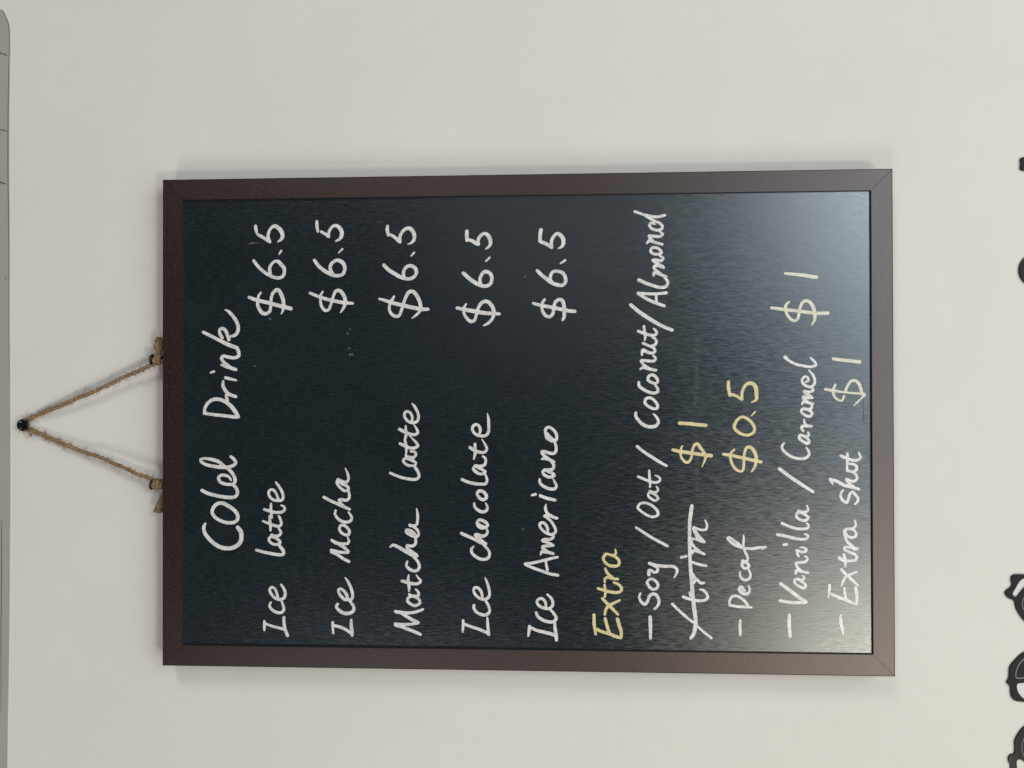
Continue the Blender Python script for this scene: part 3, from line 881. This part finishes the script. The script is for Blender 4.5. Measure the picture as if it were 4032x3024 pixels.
# ---------------------------------------------------------------- pegs, twine and pin
def lathe(profile, mtx, n=40):
    bm = bmesh.new()
    rings = []
    for r, h in profile:
        if r < 1e-7:
            rings.append([bm.verts.new(mtx @ Vector((0, 0, h)))])
        else:
            rings.append([bm.verts.new(mtx @ Vector((r * math.cos(2 * math.pi * k / n), r * math.sin(2 * math.pi * k / n), h))) for k in range(n)])
    for a, b in zip(rings, rings[1:]):
        for k in range(n):
            l = (k + 1) % n
            if len(a) == 1 and len(b) > 1:
                bm.faces.new((a[0], b[k], b[l]))
            elif len(b) == 1 and len(a) > 1:
                bm.faces.new((a[k], a[l], b[0]))
            elif len(a) > 1:
                bm.faces.new((a[k], a[l], b[l], b[k]))
    bmesh.ops.recalc_face_normals(bm, faces=bm.faces)
    return bm


def tube(bm, P, R_, n=8, cap=True):
    P = [Vector(p) for p in P]
    rings = []
    up = Vector((0.3, 1, 0.2)).normalized()
    for i, p in enumerate(P):
        d = (P[min(i + 1, len(P) - 1)] - P[max(i - 1, 0)]).normalized()
        s = d.cross(up).normalized()
        u_ = s.cross(d)
        r = R_[i] if hasattr(R_, '__len__') else R_
        rings.append([bm.verts.new(p + s * r * math.cos(2 * math.pi * k / n) + u_ * r * math.sin(2 * math.pi * k / n)) for k in range(n)])
    for a, b in zip(rings, rings[1:]):
        for k in range(n):
            l = (k + 1) % n
            bm.faces.new((a[k], a[l], b[l], b[k]))
    if cap:
        bm.faces.new(rings[0][::-1])
        bm.faces.new(rings[-1])


YP = 0.0085
PEGS = []
for u, v in ((604, 1415), (603, 1906)):
    q = unproj(u, v, YP)
    zt = unproj(594, v, YP).z
    mt = Matrix.Translation((q.x, YP, 0)) @ Matrix.Rotation(math.radians(3 if v < 1600 else 7), 4, 'Y')
    z0, z1 = ZO - 0.002, zt
    mt = Matrix.Translation((q.x, YP, zt)) @ Matrix.Rotation(math.radians(3 if v < 1600 else 7), 4, 'Y')
    prof = [(0, 0), (0.0030, -0.0001), (0.0043, -0.0006), (0.0047, -0.0012), (0.0045, -0.0018), (0.0022, -0.0022), (0.0019, -0.005), (0.0019, z0 - zt)]
    obj('peg', lathe(prof, mt), M_PEG, sign, True)
    PEGS.append(Vector((q.x, YP, zt)))

Y_PIN = 0.0122
pin_c = unproj(88.5, 1674, Y_PIN)
pin = empty('wall_pin', (pin_c.x, Y_WALL, pin_c.z))
tag(pin, 'small round black pin in the wall holding the twine loop', 'pin')
mt = Matrix.Translation((pin_c.x, Y_PIN, pin_c.z)) @ Matrix.Rotation(math.radians(-90), 4, 'X')
# local +z of the lathe points into the wall
obj('pin_head', lathe([(0, 0.0006), (0.0016, 0.0005), (0.0030, 0.0002), (0.0036, -0.0003), (0.0042, -0.0006), (0.0048, -0.0003), (0.0052, 0.0005),
                       (0.0051, 0.0014), (0.0046, 0.0019), (0.0024, 0.0022)], mt), M_PIN, pin, True)
obj('pin_shaft', lathe([(0.0024, 0.0022), (0.0020, 0.0028), (0.0019, 0.0052), (0.0021, 0.0060)], mt), M_PIN, pin, True)

# twine: two plies twisted round a sagging centre line, with loose fibres
pin_a = Vector((pin_c.x, 0.0160, pin_c.z))
A, Bp = PEGS


def strand_path():
    P = []
    # start at peg A, climb to the pin, half turn over the pin shaft, down to peg B
    a0 = A + Vector((-0.0030, 0.0, -0.0050))
    b0 = Bp + Vector((0.0030, 0.0, -0.0050))
    top = [pin_a + Vector((0.0037 * math.cos(t_), 0, 0.0037 * math.sin(t_))) for t_ in np.linspace(math.radians(-12), math.radians(192), 12)]
    ctl = [a0]
    for k in (0.15, 0.3, 0.45, 0.6, 0.75, 0.9):
        p = a0.lerp(top[0], k)
        p += Vector((0.0004 * math.sin(9 * k) + 0.0004 * math.sin(23 * k), 0.0008 * math.sin(7 * k), -0.0004 * math.sin(math.pi * k)))
        ctl.append(p)
    ctl += top
    for k in (0.1, 0.25, 0.4, 0.55, 0.7, 0.85):
        p = top[-1].lerp(b0, k)
        p += Vector((0.0004 * math.sin(11 * k + 1) + 0.0004 * math.sin(27 * k), 0.0008 * math.sin(6 * k), -0.0004 * math.sin(math.pi * k)))
        ctl.append(p)
    ctl.append(b0)
    # resample evenly
    out = []
    for p, q in zip(ctl, ctl[1:]):
        n = max(2, int((q - p).length / 0.0006))
        out += [p.lerp(q, k / n) for k in range(n)]
    out.append(ctl[-1])
    for _ in range(4):
        out = [out[0]] + [(out[i - 1] + out[i] * 2 + out[i + 1]) / 4 for i in range(1, len(out) - 1)] + [out[-1]]
    return out


def ply_tubes(bm, path, off, rad, pitch, plies=3):
    L = [0.0]
    for p, q in zip(path, path[1:]):
        L.append(L[-1] + (q - p).length)
    for j in range(plies):
        P, R_ = [], []
        for i, p in enumerate(path):
            d = (path[min(i + 1, len(path) - 1)] - path[max(i - 1, 0)]).normalized()
            s = d.cross(Vector((0, 1, 0))).normalized()
            u_ = s.cross(d)
            ph = 2 * math.pi * (L[i] / pitch + j / plies)
            wob = 1 + 0.25 * math.sin(L[i] * 310 + j * 2.1) + 0.15 * math.sin(L[i] * 900 + j)
            P.append(p + (s * math.cos(ph) + u_ * math.sin(ph)) * off * wob)
            R_.append(rad * (1 + 0.22 * math.sin(L[i] * 520 + j * 1.7)))
        tube(bm, P, R_, 7)


def fuzz(bm, path, count, length, rad):
    for _ in range(count):
        i = random.randrange(2, len(path) - 3)
        p = path[i]
        d = (path[i + 1] - path[i]).normalized() * random.choice((-1, 1))
        side = Vector((random.gauss(0, 1), random.gauss(0, 0.7), random.gauss(0, 1))).normalized()
        l = length * random.uniform(0.3, 1.0) * (1.8 if random.random() < 0.12 else 1)
        q = [p + side * rad * 0.8]
        dirv = (d * random.uniform(0.4, 1.6) + side).normalized()
        for k in range(5):
            dirv = (dirv + Vector((random.gauss(0, .25), random.gauss(0, .2), random.gauss(0, .25)))).normalized()
            q.append(q[-1] + dirv * l / 5)
        tube(bm, q, [0.00014, 0.00014, 0.00013, 0.00012, 0.0001, 0.00008], 3, False)


bm = bmesh.new()
path = strand_path()
ply_tubes(bm, path, 0.00078, 0.00095, 0.011)
fuzz(bm, path, 900, 0.0050, 0.0016)
for k in range(26):          # a short tuft sticking out just below the pin
    s0 = unproj(118, 1700, 0.0150) + Vector((random.gauss(0, 0.0007), random.gauss(0, 0.0005), random.gauss(0, 0.0007)))
    e = unproj(random.uniform(117, 128), random.uniform(1711, 1719), 0.0145)
    tube(bm, [s0, s0.lerp(e, 0.5) + Vector((random.gauss(0, 0.0003), 0, random.gauss(0, 0.0003))), e], [0.0003, 0.00028, 0.00012], 4, False)
twine = obj('hanging_twine', bm, M_JUTE, sign, True)

# wraps round each peg under its head, and the frayed free ends
for c_, sgn in ((A, 1), (Bp, -1)):
    bm = bmesh.new()
    P = []
    for k in range(64):
        t_ = k / 63
        an = t_ * 2.6 * 2 * math.pi + (0.5 if sgn > 0 else 2.2)
        r = 0.0033 + 0.0005 * math.sin(k * 0.9)
        P.append(c_ + Vector((r * math.cos(an), r * math.sin(an), -0.0030 - 0.0080 * t_ + 0.0004 * math.sin(k * 1.7))))
    ply_tubes(bm, P, 0.0007, 0.00095, 0.010)
    fuzz(bm, P, 60, 0.0035, 0.0012)
    obj('twine_knot', bm, M_JUTE, twine, True)
    bm = bmesh.new()
    for k in range(90):
        s0 = c_ + Vector((sgn * 0.0025, random.uniform(-0.001, 0.001), -0.0072 + random.uniform(-0.0012, 0.0012)))
        if sgn > 0:
            e = c_ + Vector((random.uniform(0.0145, 0.0195), random.uniform(-0.0015, 0.002), random.uniform(-0.0115, -0.0035)))
            if k % 9 == 0:
                e = c_ + Vector((random.uniform(0.0110, 0.0125), 0.0, random.uniform(-0.0028, -0.0020)))
        else:
            s0 = c_ + Vector((-0.0035, random.uniform(-0.001, 0.001), -0.0125 + random.uniform(-0.001, 0.001)))
            e = c_ + Vector((-random.uniform(0.0225, 0.0245), random.uniform(-0.002, 0.002), random.uniform(-0.0100, -0.0025)))
        m_ = s0.lerp(e, 0.5) + Vector((0, 0, random.gauss(0, 0.0006)))
        tube(bm, [s0, s0.lerp(m_, 0.5), m_, m_.lerp(e, 0.55) + Vector((0, 0, random.gauss(0, 0.0003))), e], [0.00042, 0.0004, 0.0004, 0.00032, 0.00014], 4, False)
    obj('frayed_end', bm, M_JUTE, twine, True)


# ---------------------------------------------------------------- black letters on the wall below
Y_LF = Y_WALL - 0.0013


def plate(outlines, ox, oy, s, name, parent):
    """raised acrylic plate from outlines (outer first, then holes), softened front edge"""
    cu = bpy.data.curves.new(name, 'CURVE')
    cu.dimensions = '2D'
    cu.fill_mode = 'BOTH'
    for ol in outlines:
        P = [unproj(ox + a / s, oy + b / s, Y_LF) for a, b in ol]
        P = [(q.x, q.z) for q in P]
        P = smooth_path(P + [P[0]], 0.0009)[:-1]
        sp = cu.splines.new('POLY')
        sp.points.add(len(P) - 1)
        for k, (x, z) in enumerate(P):
            sp.points[k].co = (x, z, 0, 1)
        sp.use_cyclic_u = True
    cu.extrude = 0.0005
    cu.bevel_depth = 0.00014
    cu.bevel_resolution = 2
    tmp = bpy.data.objects.new('tmp', cu)
    me = bpy.data.meshes.new_from_object(tmp)
    bpy.data.objects.remove(tmp)
    bpy.data.curves.remove(cu)
    me.transform(Matrix.Translation((0, Y_WALL - 0.00065, 0)) @ Matrix.Rotation(math.radians(90), 4, 'X'))
    return mobj(name, me, M_ACR, parent)


def line_on(pts, ox, oy, s, wd, parent):
    P = [unproj(ox + a / s, oy + b / s, Y_LF) for a, b in pts]
    P = smooth_path([(q.x, q.z) for q in P], 0.0008)
    bm = bmesh.new()
    tube(bm, [(x, Y_LF - 0.00005, z) for x, z in P], wd, 6)
    obj('outline_groove', bm, M_LINE, parent, True)


GRP = 'black letters on the wall below the chalkboard'
LET = [
    ('black ornate wall letter with a flared point and slanted opening, topmost of three', 3900, 2200, 5.53,
     [[(730, 350), (640, 345), (530, 352), (480, 380), (460, 420), (465, 490), (475, 560), (470, 605), (420, 650), (350, 700), (328, 750), (345, 800),
       (370, 835), (440, 875), (510, 910), (540, 945), (550, 1010), (570, 1090), (610, 1170), (660, 1250), (730, 1340), (850, 1440), (1000, 1500), (1250, 1480),
       (1450, 1300), (1500, 1000), (1450, 650), (1300, 430), (1100, 350), (900, 350)],
      [(730, 425), (670, 460), (610, 530), (560, 620), (510, 700), (485, 760), (500, 805), (550, 835), (600, 830), (640, 770), (690, 710), (730, 660),
       (850, 560), (950, 490), (990, 430), (900, 405), (810, 405)]],
     [(900, 700), (800, 750), (735, 825), (697, 920), (695, 1020), (712, 1085), (760, 1160), (850, 1230)], 0.00035),
    ('black ornate wall letter with a small pointed spur, middle of three', 3900, 2500, 5.53,
     [[(730, 395), (650, 450), (540, 560), (470, 640), (430, 710), (420, 800), (415, 900), (405, 955), (370, 1010), (365, 1045), (385, 1075), (430, 1105),
       (445, 1150), (450, 1250), (465, 1340), (500, 1400), (560, 1440), (650, 1450), (730, 1460), (900, 1450), (1200, 1380), (1450, 1200), (1550, 900),
       (1450, 600), (1200, 400), (950, 335)],
      [(730, 1045), (640, 1048), (590, 1065), (578, 1100), (580, 1180), (610, 1260), (660, 1330), (730, 1395), (850, 1400), (1000, 1350), (1050, 1200),
       (1000, 1070), (850, 1045)]],
     [(900, 440), (800, 470), (730, 520), (650, 600), (590, 690), (555, 800), (545, 880), (560, 928), (590, 940), (730, 935), (1000, 935)], 0.00045),
    ('black ornate wall letter with a ball tip, in the bottom right corner', 3900, 2800, 7.409,
     [[(978, 480), (880, 590), (800, 710), (740, 830), (718, 920), (725, 1030), (722, 1150), (715, 1240), (680, 1265), (600, 1280), (555, 1330), (535, 1410),
       (550, 1490), (595, 1560), (600, 1640), (620, 1800), (750, 2100), (1100, 2300), (1600, 2200), (2000, 1800), (2050, 1200), (1800, 700), (1400, 430),
       (1150, 405)],
      [(978, 1465), (920, 1420), (860, 1405), (800, 1420), (770, 1460), (765, 1560), (780, 1660), (850, 1850), (1050, 2000), (1300, 1850), (1200, 1600)]],
     [(1100, 640), (1030, 700), (975, 790), (930, 920), (912, 1050), (920, 1150), (950, 1270), (985, 1330), (1060, 1400)], 0.0003),
]
for lab, ox, oy, s, outs, gl, wd in LET:
    q = unproj(ox + 900 / s, oy + 900 / s, Y_WALL)
    e = empty('wall_letter', (q.x, Y_WALL, q.z))
    tag(e, lab, 'letter', GRP)
    plate(outs, ox, oy, s, 'letter_plate', e)
    line_on(gl, ox, oy, s, wd, e)
o = plate([[(4079 + 65 * math.cos(2 * math.pi * k / 24), 1064 + 65 * math.sin(2 * math.pi * k / 24)) for k in range(24)]], 0, 0, 1, 'wall_letter', None)
tag(o, 'round end of a black wall letter at the right edge of the photo', 'letter', GRP)
o = plate([[(4021, 623), (4021, 645), (4021, 667), (4100, 669), (4200, 671), (4200, 646), (4200, 621), (4100, 622)]], 0, 0, 1, 'wall_letter', None)
tag(o, 'square end of a black wall letter at the right edge, above the round one', 'letter', GRP)
